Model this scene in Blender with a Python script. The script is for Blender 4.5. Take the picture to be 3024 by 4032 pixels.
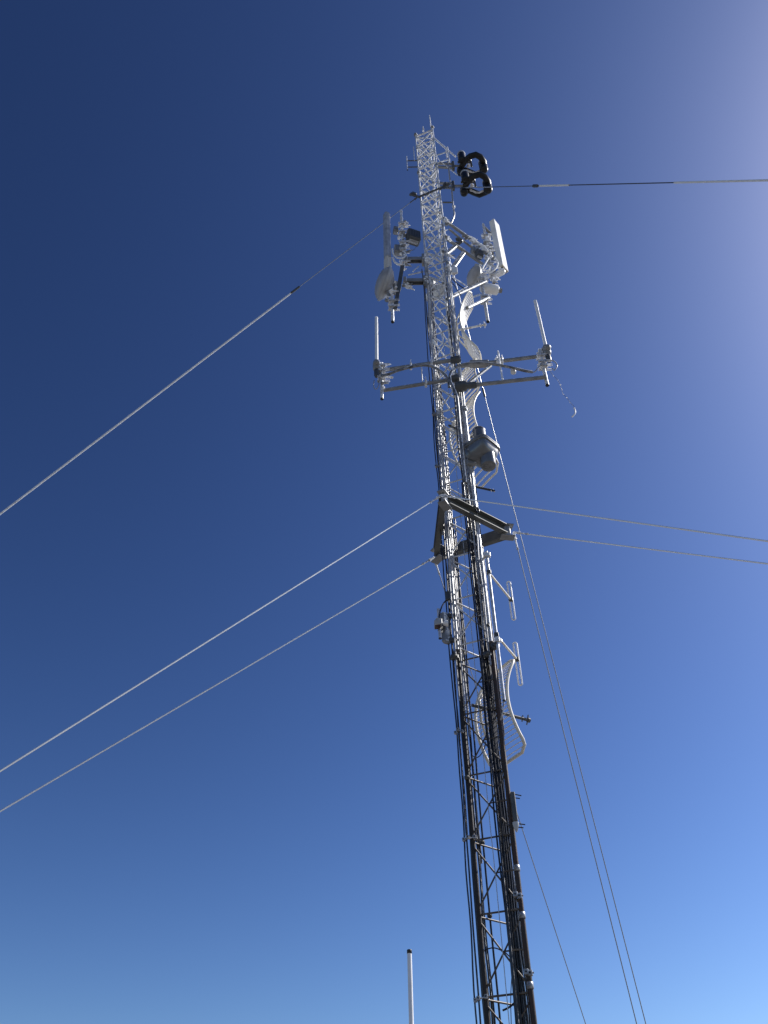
import bpy, math, random
from mathutils import Vector, Matrix
random.seed(7)
R_ = math.radians
for o in list(bpy.data.objects): bpy.data.objects.remove(o)
sc = bpy.context.scene
col = sc.collection

# ------------------------------------------------------------------ camera
F_PX, W_PX, H_PX = 3300.0, 3024.0, 4032.0
PITCH, ROLL = R_(42.5), R_(-0.75)
CAM = Vector((0, 0, 1.6))
cF = Vector((0, math.cos(PITCH), math.sin(PITCH)))
r0, u0 = Vector((1, 0, 0)), Vector((0, -math.sin(PITCH), math.cos(PITCH)))
cR = math.cos(ROLL)*r0 + math.sin(ROLL)*u0
cU = -math.sin(ROLL)*r0 + math.cos(ROLL)*u0
cd = bpy.data.cameras.new('camera'); cam = bpy.data.objects.new('camera', cd); col.objects.link(cam)
cd.sensor_fit = 'VERTICAL'; cd.sensor_height = 24; cd.sensor_width = 18
cd.lens = 24*F_PX/H_PX; cd.clip_start = .05; cd.clip_end = 5000
m = Matrix((cR, cU, -cF)).transposed().to_4x4(); m.translation = CAM
cam.matrix_world = m
sc.camera = cam

# ------------------------------------------------------------------ sky, sun, exposure
SUN_AZ, SUN_EL = R_(70), R_(43)          # heading clockwise from +Y
w = bpy.data.worlds.new('World'); sc.world = w; w.use_nodes = True
nt = w.node_tree; nt.nodes.clear()
sky = nt.nodes.new('ShaderNodeTexSky'); sky.sky_type = 'NISHITA'; sky.sun_disc = False
sky.sun_elevation = SUN_EL; sky.sun_rotation = SUN_AZ
sky.altitude = 0; sky.air_density = 1.0; sky.dust_density = 0.85; sky.ozone_density = 1.0
gm = nt.nodes.new('ShaderNodeGamma'); gm.inputs['Gamma'].default_value = 1.85      # deep, contrasty mountain sky
sk = nt.nodes.new('ShaderNodeMix'); sk.data_type = 'RGBA'; sk.blend_type = 'MULTIPLY'; sk.inputs['Factor'].default_value = 1
sk.inputs['B'].default_value = (.469, .475, .5, 1)
bg = nt.nodes.new('ShaderNodeBackground'); bg.inputs['Strength'].default_value = 0.0815
wo = nt.nodes.new('ShaderNodeOutputWorld')
nt.links.new(sky.outputs[0], sk.inputs['A']); nt.links.new(sk.outputs['Result'], gm.inputs[0]); nt.links.new(gm.outputs[0], bg.inputs[0]); nt.links.new(bg.outputs[0], wo.inputs[0])
sd = bpy.data.lights.new('sun', 'SUN'); sd.energy = 5.0; sd.angle = R_(.5); sd.color = (1, .96, .9)
sun = bpy.data.objects.new('sun', sd); col.objects.link(sun)
sdir = Vector((math.sin(SUN_AZ)*math.cos(SUN_EL), math.cos(SUN_AZ)*math.cos(SUN_EL), math.sin(SUN_EL)))
sun.rotation_euler = sdir.to_track_quat('Z', 'Y').to_euler()
sun.location = (0, 0, 60)
vs = sc.view_settings
vs.view_transform = 'Standard'; vs.look = 'None'; vs.gamma = 1; vs.use_curve_mapping = False; vs.exposure = 0.3

# ------------------------------------------------------------------ survey helpers (photo pixels to metres)
def ray(x, y): return cF + cR*((x-W_PX/2)/F_PX) + cU*((H_PX/2-y)/F_PX)
def at(x, y, Y):
    r = ray(x, y); return CAM + r*(Y/r.y)
def athz(x, y, z):
    r = ray(x, y); return CAM + r*((z-CAM.z)/r.z)
def proj(P):
    d = Vector(P)-CAM; k = d.dot(cF)
    return W_PX/2+F_PX*d.dot(cR)/k, H_PX/2-F_PX*d.dot(cU)/k
def zof(X, Y, y):
    lo, hi = -2., 60.
    for _ in range(50):
        mid = (lo+hi)/2
        if proj((X, Y, mid))[1] > y: lo = mid
        else: hi = mid
    return lo
def vert(x, y, Y, y2):
    a = at(x, y, Y); return a, Vector((a.x, a.y, zof(a.x, a.y, y2)))

# ------------------------------------------------------------------ materials
def nodes(name):
    mt = bpy.data.materials.new(name); mt.use_nodes = True
    t = mt.node_tree; b = t.nodes['Principled BSDF']; return mt, t, b
def mat(name, c, rough=.5, metal=0., var=.15, scale=18., bump=.0, c2=None, snow=0., spec=.5, patch=.5, sss=0.):
    mt, t, b = nodes(name)
    N = t.nodes.new; L = t.links.new
    tc = N('ShaderNodeTexCoord')
    no = N('ShaderNodeTexNoise'); no.inputs['Scale'].default_value = scale; no.inputs['Detail'].default_value = 5
    L(tc.outputs['Object'], no.inputs['Vector'])
    rp = N('ShaderNodeValToRGB')
    d = c2 if c2 else tuple(v*(1-var*2) for v in c)
    rp.color_ramp.elements[0].color = (*d, 1); rp.color_ramp.elements[1].color = (*c, 1)
    rp.color_ramp.elements[0].position = patch-.17; rp.color_ramp.elements[1].position = patch+.12
    L(no.outputs['Fac'], rp.inputs[0])
    b.inputs['Metallic'].default_value = metal; b.inputs['Specular IOR Level'].default_value = spec
    mr = N('ShaderNodeMapRange'); mr.inputs['To Min'].default_value = max(.05, rough-.12); mr.inputs['To Max'].default_value = min(1, rough+.12)
    L(no.outputs['Fac'], mr.inputs[0]); L(mr.outputs[0], b.inputs['Roughness'])
    if sss: b.inputs['Subsurface Weight'].default_value = sss; b.inputs['Subsurface Scale'].default_value = .03; b.inputs['Subsurface Radius'].default_value = (1, 1, 1)   # translucent ice crust
    last = rp.outputs[0]
    if snow > 0:      # wind-packed rime on upward and windward faces; sunlit tops put into its colour
        ge = N('ShaderNodeNewGeometry'); dt = N('ShaderNodeVectorMath'); dt.operation = 'DOT_PRODUCT'
        dt.inputs[1].default_value = Vector((.55, .1, .8)).normalized()
        L(ge.outputs['Normal'], dt.inputs[0])
        n2 = N('ShaderNodeTexNoise'); n2.inputs['Scale'].default_value = 14; n2.inputs['Detail'].default_value = 6
        L(tc.outputs['Object'], n2.inputs['Vector'])
        ad = N('ShaderNodeMath'); ad.operation = 'MULTIPLY_ADD'; ad.inputs[1].default_value = 1.7; ad.inputs[2].default_value = -.85
        L(n2.outputs['Fac'], ad.inputs[0])
        a2 = N('ShaderNodeMath'); a2.operation = 'ADD'; L(ad.outputs[0], a2.inputs[0]); L(dt.outputs['Value'], a2.inputs[1])
        m2 = N('ShaderNodeMapRange'); m2.inputs['From Min'].default_value = .65-snow; m2.inputs['From Max'].default_value = .85-snow
        L(a2.outputs[0], m2.inputs[0])
        mx = N('ShaderNodeMix'); mx.data_type = 'RGBA'; mx.inputs['B'].default_value = (.86, .88, .9, 1)
        L(m2.outputs[0], mx.inputs['Factor']); L(last, mx.inputs['A']); last = mx.outputs['Result']
        if metal > 0:
            s = N('ShaderNodeMath'); s.operation = 'MULTIPLY_ADD'; s.inputs[1].default_value = -metal; s.inputs[2].default_value = metal
            L(m2.outputs[0], s.inputs[0]); L(s.outputs[0], b.inputs['Metallic'])
    L(last, b.inputs['Base Color'])
    if bump > 0:
        nb = N('ShaderNodeTexNoise'); nb.inputs['Scale'].default_value = scale*4; nb.inputs['Detail'].default_value = 4
        L(tc.outputs['Object'], nb.inputs['Vector'])
        bp = N('ShaderNodeBump'); bp.inputs['Strength'].default_value = bump; bp.inputs['Distance'].default_value = .01
        L(nb.outputs['Fac'], bp.inputs['Height']); L(bp.outputs[0], b.inputs['Normal'])
    return mt
M = dict(
    galv=mat('galvanised steel', (.68, .69, .71), .34, .35, .18, 22),
    icy=mat('rimed galvanised steel', (.74, .75, .77), .38, .12, .24, 22, .3, snow=.42, sss=.7),
    dull=mat('weathered grey brown steel', (.13, .115, .10), .5, .3, .2, 14, c2=(.065, .05, .04)),
    rust=mat('dark rusty steel', (.032, .025, .020), .55, .1, .2, 9, .2, c2=(.060, .024, .012)),
    channel=mat('grey painted channel', (.11, .115, .112), .5, .2, .15, 8, .1),
    channel_icy=mat('rimed grey channel', (.27, .275, .28), .48, .25, .15, 8, .2, snow=.52),  # real rime, its amount raised to colour in the lit arm tops
    cable=mat('black cable jacket', (.012, .012, .014), .32, 0, .2, 20),
    cable_icy=mat('frosted black cable', (.03, .03, .034), .3, 0, .2, 20, snow=.2),
    cable_grey=mat('lit grey cable', (.40, .41, .43), .35, .3, .2, 24, c2=(.20, .20, .21), snow=.25),  # sunlit look of the upper black cables put into a grey, plus rime
    steelrope=mat('galvanised wire rope', (.92, .92, .93), .4, .45, .03, 3),
    darkrope=mat('dark wire rope', (.07, .07, .075), .5, .2, .05, 3),
    sleeve=mat('white cable sleeve', (.8, .8, .8), .45, 0, .06, 20),
    panel=mat('white radome plastic', (.78, .78, .77), .42, 0, .05, 6, .05),
    panelgrey=mat('grey radome plastic', (.45, .46, .47), .45, 0, .12, 7, .05, snow=.02),
    tan=mat('tan radome underside', (.62, .58, .50), .5, 0, .06, 12),  # white radome bottom; the ground-lit tan is put into the colour
    slate=mat('dark slate housing', (.075, .08, .085), .42, .1, .12, 10, .1),
    beacon=mat('dark grey drum paint', (.11, .113, .118), .3, 0, .12, 6, .05, spec=1.),
    ring=mat('black ring radome', (.008, .008, .009), .42, 0, .1, 8, spec=.35),
    alu=mat('cream aluminium grid', (.84, .82, .78), .4, .0, .06, 10),
    tube=mat('weathered cream tube', (.80, .75, .64), .45, .0, .15, 7, c2=(.58, .49, .34), patch=.4),
    fibre=mat('white fibreglass', (.82, .82, .82), .4, 0, .05, 8),
    fibre_icy=mat('rime coated fibreglass', (.80, .81, .83), .6, 0, .12, 40, .6, sss=.5),
    rime=mat('rime ice', (.88, .9, .92), .6, 0, .08, 25, .5, c2=(.68, .7, .74), sss=.7),
    block=mat('stainless hanger block', (.40, .41, .43), .42, .45, .2, 30, c2=(.16, .16, .165)),
    black=mat('black rubber', (.015, .015, .015), .5, 0, .2, 20),
    ground=mat('stony ground', (.18, .17, .16), .9, 0, .2, .6, .3, c2=(.085, .08, .075)),
    rustdark=mat('blackened rusty steel', (.022, .019, .016), .5, .1, .2, 9, .2, c2=(.034, .020, .012)),
    ropegrey=mat('grey wire rope', (.30, .31, .32), .42, .5, .05, 3),  # darker copy of the guy rope, for stretches without the sunlit look
    drape=mat('iced black cable', (.26, .265, .28), .35, 0, .2, 16, c2=(.04, .04, .045), snow=.6),
    frostpanel=mat('grey panel streaked with frost', (.42, .44, .47), .4, .1, .15, 9, .05, c2=(.22, .24, .28)),
    dishgrey=mat('grey dish cover', (.36, .36, .37), .45, 0, .12, 6, .05, snow=.04),
    red=mat('dull red brown', (.07, .03, .025), .5, 0, .1, 20),
)

# ------------------------------------------------------------------ mesh builder
class MB:
    def __init__(s): s.v = []; s.f = []; s.m = []; s.s = []
    def add(s, vs, fs, mi=0, smooth=False):
        n = len(s.v); s.v += [Vector(v) for v in vs]
        for f in fs: s.f.append([i+n for i in f]); s.m.append(mi); s.s.append(smooth)
        return s
    def tube(s, path, r, n=8, mi=0, cap=True, closed=False, rough=0., step=None):
        P = [Vector(p) for p in path]
        rr = list(r) if isinstance(r, (list, tuple)) else [r]*len(P)
        if step:
            Q, q = [P[0]], [rr[0]]
            for a, b, ra, rb in zip(P, P[1:], rr, rr[1:]):
                k = max(1, int((b-a).length/step))
                for i in range(1, k+1): Q.append(a.lerp(b, i/k)); q.append(ra+(rb-ra)*i/k)
            P, rr = Q, q
        if rough: rr = [x*(1+random.uniform(-rough, rough)) for x in rr]
        N = len(P); vs, fs = [], []
        up = None
        for i in range(N):
            if closed: t = (P[(i+1) % N]-P[i-1])
            else: t = P[min(i+1, N-1)]-P[max(i-1, 0)]
            t = t.normalized()
            if up is None:
                a = Vector((0, 0, 1)) if abs(t.z) < .9 else Vector((0, 1, 0))
                up = (a-t*a.dot(t)).normalized()
            else:
                up = up-t*up.dot(t)
                up = up.normalized() if up.length > 1e-6 else Vector((1, 0, 0))
            sd_ = t.cross(up)
            for k in range(n):
                an = 2*math.pi*k/n
                j = 1+(random.uniform(-rough, rough)*.7 if rough else 0)
                vs.append(P[i]+(up*math.cos(an)+sd_*math.sin(an))*rr[i]*j)
        for i in range(N if closed else N-1):
            for k in range(n):
                a, b = i*n+k, i*n+(k+1) % n
                c, d = ((i+1) % N)*n+(k+1) % n, ((i+1) % N)*n+k
                fs.append([a, d, c, b])
        s.add(vs, fs, mi, True)
        if cap and not closed:
            s.add(vs[:n], [list(range(n))], mi); s.add(vs[-n:], [list(range(n))[::-1]], mi)
        return s
    def box(s, c, ax, ay, az, mi=0, bev=0.):
        c = Vector(c); ax, ay, az = Vector(ax), Vector(ay), Vector(az)   # half vectors
        if bev:
            vs = []; fs = []
            L3 = (ax.length, ay.length, az.length)
            e = [1-min(bev/l, .45) for l in L3]
            for sx in (-1, 1):
                for sy in (-1, 1):
                    for sz in (-1, 1):
                        vs.append(c+ax*sx+ay*sy*e[1]+az*sz*e[2]); vs.append(c+ax*sx*e[0]+ay*sy+az*sz*e[2]); vs.append(c+ax*sx*e[0]+ay*sy*e[1]+az*sz)
            I = lambda x, y, z, k: ((x*2+y)*2+z)*3+k
            for q in (0, 1):
                fs.append([I(q, 0, 0, 0), I(q, 1, 0, 0), I(q, 1, 1, 0), I(q, 0, 1, 0)])
                fs.append([I(0, q, 0, 1), I(1, q, 0, 1), I(1, q, 1, 1), I(0, q, 1, 1)])
                fs.append([I(0, 0, q, 2), I(1, 0, q, 2), I(1, 1, q, 2), I(0, 1, q, 2)])
                for p in (0, 1):
                    fs.append([I(q, p, 0, 0), I(q, p, 1, 0), I(q, p, 1, 1), I(q, p, 0, 1)])
                    fs.append([I(q, 0, p, 0), I(q, 1, p, 0), I(q, 1, p, 2), I(q, 0, p, 2)])
                    fs.append([I(0, q, p, 1), I(1, q, p, 1), I(1, q, p, 2), I(0, q, p, 2)])
                    for r in (0, 1): fs.append([I(q, p, r, 0), I(q, p, r, 1), I(q, p, r, 2)])
            return s.add(vs, fs, mi)
        vs = [c+ax*i+ay*j+az*k for i in (-1, 1) for j in (-1, 1) for k in (-1, 1)]
        return s.add(vs, [[0, 1, 3, 2], [4, 6, 7, 5], [0, 4, 5, 1], [2, 3, 7, 6], [0, 2, 6, 4], [1, 5, 7, 3]], mi)
    def bar(s, a, b, w_, h_, mi=0, up=(0, 0, 1), bev=0.):
        a, b = Vector(a), Vector(b); t = (b-a); u = Vector(up); u = (u-t.normalized()*u.dot(t.normalized())).normalized()
        sd_ = t.normalized().cross(u)
        return s.box((a+b)/2, t/2, sd_*w_/2, u*h_/2, mi, bev)
    def lathe(s, c, axis, prof, n=24, mi=0, sq=0., rot=0.):
        # prof: (along, radius); sq > 0 blends the ring towards a rounded square
        c, t = Vector(c), Vector(axis).normalized()
        a = Vector((0, 0, 1)) if abs(t.z) < .9 else Vector((0, 1, 0))
        u = (a-t*a.dot(t)).normalized(); v = t.cross(u); vs, fs = [], []
        for h, r, *q in prof:
            k = q[0] if q else sq
            for i in range(n):
                an = 2*math.pi*i/n
                cx, sy = math.cos(an), math.sin(an)
                if k:
                    p = 2+k*6; d = (abs(cx)**p+abs(sy)**p)**(1/p); cx /= d; sy /= d
                x = cx*math.cos(rot)-sy*math.sin(rot); y = cx*math.sin(rot)+sy*math.cos(rot)
                vs.append(c+t*h+(u*x+v*y)*max(r, 1e-4))
        for j in range(len(prof)-1):
            for i in range(n): fs.append([j*n+i, j*n+(i+1) % n, (j+1)*n+(i+1) % n, (j+1)*n+i])
        s.add(vs, fs, mi, True)
        s.add(vs[:n], [list(range(n))[::-1]], mi); s.add(vs[-n:], [list(range(n))], mi)
        return s
    def lump(s, c, r, mi=0, sq=(1, 1, 1)):
        c = Vector(c); n, k = 7, 4; vs = [c+Vector((0, 0, r*sq[2]))]
        for j in range(1, k):
            th = math.pi*j/k
            for i in range(n):
                ph = 2*math.pi*i/n; q = r*random.uniform(.65, 1.25)
                vs.append(c+Vector((math.sin(th)*math.cos(ph)*q*sq[0], math.sin(th)*math.sin(ph)*q*sq[1], math.cos(th)*q*sq[2])))
        vs.append(c-Vector((0, 0, r*sq[2]))); fs = []
        for i in range(n):
            fs.append([0, 1+i, 1+(i+1) % n]); fs.append([len(vs)-1, 1+(k-2)*n+(i+1) % n, 1+(k-2)*n+i])
            for j in range(k-2): fs.append([1+j*n+i, 1+(j+1)*n+i, 1+(j+1)*n+(i+1) % n, 1+j*n+(i+1) % n])
        return s.add(vs, fs, mi, False)
    def build(s, name, mats, parent=None):
        off = Vector((0, 0, 0)); p = parent
        while p is not None: off += p.location; p = p.parent
        me = bpy.data.meshes.new(name)
        me.from_pydata([tuple(v-off) for v in s.v], [], s.f)
        for mm in (mats if isinstance(mats, (list, tuple)) else [mats]): me.materials.append(M[mm])
        me.polygons.foreach_set('material_index', s.m); me.polygons.foreach_set('use_smooth', s.s)
        me.validate(); me.update()
        o = bpy.data.objects.new(name, me); col.objects.link(o)
        if parent is not None: o.parent = parent
        return o
def tag(o, label=None, cat=None, group=None, kind=None):
    if label: o['label'] = label
    if cat: o['category'] = cat
    if group: o['group'] = group
    if kind: o['kind'] = kind
    return o
def thing(name, label, cat, loc, group=None):
    o = bpy.data.objects.new(name, None); col.objects.link(o); o.location = loc; o.empty_display_size = .2
    return tag(o, label, cat, group)
def lonely(mb, name, mats, label, cat, group=None):       # a thing that is one mesh: origin moved to its lowest point
    b = min(mb.v, key=lambda v: v.z).copy()
    for i, v in enumerate(mb.v): mb.v[i] = v-b
    o = mb.build(name, mats); o.location = b
    return tag(o, label, cat, group)
def copy_tree(o, parent=None):
    c = o.copy(); col.objects.link(c)
    if parent is not None: c.parent = parent
    for ch in list(o.children): copy_tree(ch, c)
    return c
def smooth_path(pts, k=6):
    P = [Vector(p) for p in pts]; out = []
    for i in range(len(P)-1):
        a, b, c, d = P[max(i-1, 0)], P[i], P[i+1], P[min(i+2, len(P)-1)]
        for j in range(k):
            t = j/k
            out.append(.5*((2*b)+(c-a)*t+(2*a-5*b+4*c-d)*t*t+(3*b-a-3*c+d)*t**3))
    out.append(P[-1]); return out
X_, Y_, Z_ = Vector((1, 0, 0)), Vector((0, 1, 0)), Vector((0, 0, 1))
def head(deg, z=0): return Vector((math.sin(R_(deg)), math.cos(R_(deg)), z))

# ------------------------------------------------------------------ ground (below the frame)
g = MB(); K = 24; S = 1500.
vs = [(-S+2*S*i/K, -S+2*S*j/K, 0) for i in range(K+1) for j in range(K+1)]
g.add(vs, [[i*(K+1)+j, (i+1)*(K+1)+j, (i+1)*(K+1)+j+1, i*(K+1)+j+1] for i in range(K) for j in range(K)])
tag(g.build('ground', 'ground'), kind='structure')

# ------------------------------------------------------------------ lattice tower
WF, TH = .44, R_(23)
LL = Vector((math.tan(R_(5.74))*8.9, 8.9, 0))
RR = LL+WF*Vector((math.cos(TH), -math.sin(TH), 0))
BB = LL+WF*Vector((math.cos(R_(60)-TH), math.sin(R_(60)-TH), 0))
CC = (LL+RR+BB)/3
Zo = CAM.z
joints = [1.2+Zo, 5.745+Zo, 10.19+Zo, 14.51+Zo, 18.67+Zo]
ZTOP = 20.66+Zo
secs = [[-.9, -.25, .47, 1.08], [1.32, 1.95, 2.68, 3.42, 4.14, 4.9, 5.63], [5.86, 6.57, 7.28, 7.98, 8.69, 9.36, 10.08],
        [10.30, 11.0, 11.7, 12.4, 13.1, 13.75, 14.4], [14.62, 15.27, 15.92, 16.57, 17.22, 17.87, 18.54], [18.80, 19.40, 20.0, 20.55]]
legr = [.029, .027, .023, .021, .019, .0175]
tower = thing('lattice_tower', 'tall three legged steel lattice mast, dark and rusty below and rimed white above', 'tower', (CC.x, CC.y, 0))
def p(Lg, z): return Vector((Lg.x, Lg.y, z))
secz = [0]+joints+[ZTOP]
for Lg in (LL, RR, BB):
    b = MB()
    for i in range(6):
        mi = 0 if i < 2 else (1 if i < 3 else 2)
        b.tube([p(Lg, secz[i]+(.004 if i else 0)), p(Lg, secz[i+1]-.004)], legr[i], 12, mi, step=.08 if i > 2 else None, rough=.12 if i > 3 else (.08 if i > 2 else 0))
    b.build('leg', ['rust' if Lg is RR else 'rustdark', 'galv', 'icy'], tower)
    for i, j in enumerate(joints):
        f_ = MB(); r = legr[i+1]*2.3
        f_.lathe(p(Lg, j), Z_, [(-.045, r*.75), (-.03, r), (-.004, r), (-.004, r*.9), (.004, r*.9), (.004, r), (.03, r), (.045, r*.75)], 14)
        f_.build('leg_flange', 'dull' if i < 2 else 'channel_icy', tower)
for Lg in (LL, RR):
    c_ = MB(); c_.lathe(p(Lg, ZTOP-.03), Z_, [(0, .02), (.0, .038), (.05, .042), (.09, .035), (.12, .018)], 12)
    c_.build('leg_cap', 'channel_icy', tower)
def strut(a, b, r, nm, mt, rough=0.):
    t = (b-a).normalized()
    MB().tube([a+t*.012, b-t*.012], r, 8, step=.06 if rough else None, rough=rough).build(nm, mt, tower)
nd = 0
for si, ns in enumerate(secs):
    mt = 'dull' if si < 2 else ('galv' if si == 2 else 'icy')
    rh = [.011, .010, .0115, .0145, .018, .019][si]; rg = 0 if si < 3 else (.2 if si == 3 else .32)
    for k, zz in enumerate(ns):
        z = zz+Zo
        strut(p(LL, z), p(RR, z), rh, 'horizontal_strut', mt, rg)
        strut(p(LL, z-.02), p(BB, z-.02), rh, 'horizontal_strut', mt, rg)
        strut(p(BB, z+.02), p(RR, z+.02), rh, 'horizontal_strut', mt, rg)
        if k+1 < len(ns) and si > 0:
            z2 = ns[k+1]+Zo
            off = Vector((math.sin(TH), math.cos(TH), 0))*.006
            strut(p(LL, z2-.06)-off, p(RR, z+.04)-off, rh*.92, 'diagonal_brace', mt, rg)
            strut(p(LL, z+.05)+off, p(RR, z2-.05)+off, rh*.92, 'diagonal_brace', mt, rg)
            zm = (z+z2)/2
            if si < 3: strut((p(LL, zm)+p(RR, zm))/2-off*3, p(RR, zm)-off*3, rh*.8, 'step_rung', mt, rg)
            if si >= 3:
                strut(p(LL, z2-.07), p(BB, z+.06), rh*.9, 'diagonal_brace', mt, rg)
# safety cable on the front face
fo = Vector((-math.sin(TH), -math.cos(TH), 0))
q = LL+(RR-LL)*.5+fo*.05
sc_b = MB(); z = .4; pts = []
while z < ZTOP+.08:
    pts.append(Vector((q.x+random.uniform(-.004, .004), q.y, z))); z += .7
sc_b.tube(pts, .0045, 6)
scab = thing('safety_climb_cable', 'thin grey steel safety cable running straight up the middle of the front tower face', 'cable', (q.x, q.y, .4))
sc_b.build('wire', 'galv', scab)
b = MB(); b.box((q.x, q.y+.02, ZTOP+.02), X_*.02, Y_*.025, Z_*.06, 0, .006); b.box((q.x, q.y, ZTOP+.11), X_*.012, Y_*.012, Z_*.04); b.build('top_bracket', 'icy', scab)
b = MB(); b.box(p(q, zof(q.x, q.y, 2165))+Y_*.02, X_*.03, Y_*.03, Z_*.012, 0, .004); b.build('guide_bracket', 'channel', scab)
# lightning rod
a, b2 = vert(1696, 497, 8.74, 452)
lr = MB(); lr.tube([a, a.lerp(b2, .8), b2], [.012, .011, .003], 8, rough=.1)
lonely(lr, 'lightning_rod', 'fibre_icy', 'short white frosted spike standing on the right top corner of the mast', 'lightning rod')

# ------------------------------------------------------------------ guy bracket, guys
zt = zof(CC.x, CC.y, 2078)
cn, cr, cb = athz(1752, 1972, zt), athz(1990, 2093, zt), athz(1727, 2178, zt)
ta = thing('torque_arm_bracket', 'triangular frame of dark grey steel channels clamped round the mast', 'bracket', CC+Z_*zt)
for a, b2, dz in ((cn, cr, 0), (cr, cb, -.004), (cb, cn, .004)):
    t = (b2-a).normalized(); sd_ = t.cross(Z_).normalized()
    if (a+b2).lerp(2*CC, 0).length and ((a+b2)/2-CC).dot(sd_) < 0: sd_ = -sd_
    k = MB(); a2, b3 = a+t*.03, b2-t*.03; D = Z_*dz
    k.bar(a2+D, b3+D, .012, .17)                                   # web
    k.bar(a2+D+sd_*.041+Z_*.079, b3+D+sd_*.041+Z_*.079, .070, .012)  # flanges
    k.bar(a2+D+sd_*.041-Z_*.079, b3+D+sd_*.041-Z_*.079, .070, .012)
    ch = k.build('channel_arm', 'channel', ta)
    bl = MB()
    for s_ in (.42, .5):
        for hz in (-.045, 0, .045): bl.lathe(a.lerp(b2, s_)+D+Z_*hz-sd_*.008, -sd_, [(0, .017), (.018, .017), (.018, .008), (.03, .008)], 6)
    bl.build('bolt', 'galv', ch)
for c_ in (cn, cr, cb):
    o_ = (c_-CC); o_.z = 0; o_.normalize(); pl = MB()
    pl.box(c_+o_*.02+Z_*.105, o_*.10, Z_.cross(o_)*.06, Z_*.008); pl.box(c_+o_*.02-Z_*.105, o_*.10, Z_.cross(o_)*.06, Z_*.008)
    pl.box(c_+o_*.02, o_*.05, Z_.cross(o_)*.03, Z_*.096, 0, .01)
    pl.build('corner_plate', 'channel_icy', ta)
HL, HR, HB = -113, 127, 24
HLU = -78          # the upper left guy runs behind the left panel to an outer anchor
def guydir(S, px, hd):
    r = ray(*px); h = head(hd); d = S-CAM
    # CAM + k r = S + t h  in plan
    det = r.x*(-h.y)-(-h.x)*r.y
    k = (d.x*(-h.y)-(-h.x)*d.y)/det
    P = CAM+r*k; return (P-S).normalized()
def guy(label, S, px, hd, r=.0075, segs=None, matn='steelrope', fit=None):
    d = guydir(S, px, hd); T = -(S.z)/d.z if d.z < 0 else 30
    T = min(T, 60)
    e = S+d*T
    t = thing('guy_wire', label, 'guy wire', e, 'guy wires of the mast')
    fr = (lambda q_: T*q_)
    if not segs: segs = [(0, T, r, matn, 'wire')]
    for s0, s1, rr, mm, nm in segs:
        s1 = min(s1 if s1 else T, T)
        n_ = max(2, int((s1-s0)/1.2)+1); pp = []
        for i in range(n_):
            s_ = s0+(s1-s0)*i/(n_-1); sag = .25*math.sin(math.pi*s_/T)*0
            pp.append(S+d*s_-Z_*sag)
        MB().tube(pp, rr, 8).build(nm, mm, t)
    h = MB(); h.tube([S, S+d*.10], .018, 8); h.tube([S+d*.10, S+d*.26], .012, 8); h.lump(S+d*.1, .025); h.lump(S+d*.25, .02)
    h.build('turnbuckle', fit or 'icy', t)
    print('guy', label[:30], 'heading', hd, 'end', tuple(round(v, 2) for v in e), 'len', round(T, 1))
    return t, d, T
def dist_at(S, d, x):      # distance along the guy at which it passes photo column x
    lo, hi = 0., 60.
    sg = 1 if proj(S+d*.5)[0] > proj(S)[0] else -1
    for _ in range(50):
        mid = (lo+hi)/2
        q_ = S+d*mid
        if (q_-CAM).dot(cF) > .2 and (proj(q_)[0]-x)*sg < 0: lo = mid
        else: hi = mid
    return lo
ztg = zof(LL.x, LL.y, 778)
SL, SR, SB = p(LL, ztg)+head(HL)*.06, p(RR, ztg)+head(HR)*.06, p(BB, ztg)+head(HB)*.06
d = guydir(SL, (0, 2024), HLU); s1 = dist_at(SL, d, 1162)
guy('upper left guy wire, thin near the mast top and thick white past its dark splice', SL, (0, 2024), HLU, segs=[(.2, s1, .007, 'ropegrey', 'thin_wire'), (s1-.12, s1+.12, .024, 'slate', 'splice'), (s1+.1, None, .017, 'fibre_icy', 'coated_wire')], fit='slate')
d = guydir(SR, (3024, 710), HR)
xs = [dist_at(SR, d, x) for x in (1835, 1935, 2108, 2125, 2240, 2655)]
guy('upper right guy wire with white sleeves, running level past the black rings', SR, (3024, 710), HR, segs=[(.2, xs[2], .007, 'darkrope', 'thin_wire'), (xs[0], xs[1], .011, 'cable_grey', 'sleeve'), (xs[2]-.06, xs[2]+.06, .03, 'slate', 'splice'), (xs[3], xs[4], .018, 'sleeve', 'sleeve'), (xs[2], xs[5], .009, 'darkrope', 'thin_wire'), (xs[5], None, .016, 'sleeve', 'sleeve')], fit='slate')
d = guydir(SB, (2543, 4032), HB); s1 = dist_at(SB, d, 1905)
guy('upper rear guy wire, coming down behind the mast with a splice beside the grid dish', SB, (2543, 4032), HB, segs=[(.2, s1, .010, 'steelrope', 'wire'), (s1-.1, s1+.1, .022, 'slate', 'splice'), (s1, None, .008, 'ropegrey', 'wire')])  # one wire: sunlit look above the splice and dark below, put into the colours
for S, px, hd, lb in ((cn, (0, 3036), HL, 'left guy wire from the near corner of the triangular bracket'),
                      (cn, (3024, 2131), HR, 'right guy wire passing in front of the mast from the near bracket corner'),
                      (cr, (3024, 2220), HR, 'right guy wire from the right corner of the triangular bracket'),
                      (cr, (2507, 4032), HB, 'steep guy wire falling from the right corner of the triangular bracket'),
                      (cb, (0, 3194), HL, 'lowest left guy wire, from the rear left bracket corner'),
                      (cb, (2306, 4032), HB, 'thin steep guy wire passing behind the mast from the rear left bracket corner')):
    o_ = (S-CC); o_.z = 0; o_.normalize()
    guy(lb, S+o_*.12+(Z_*.0), px, hd, r=.0096 if hd != HB else .0065, matn='steelrope' if hd != HB else 'ropegrey')
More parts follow.
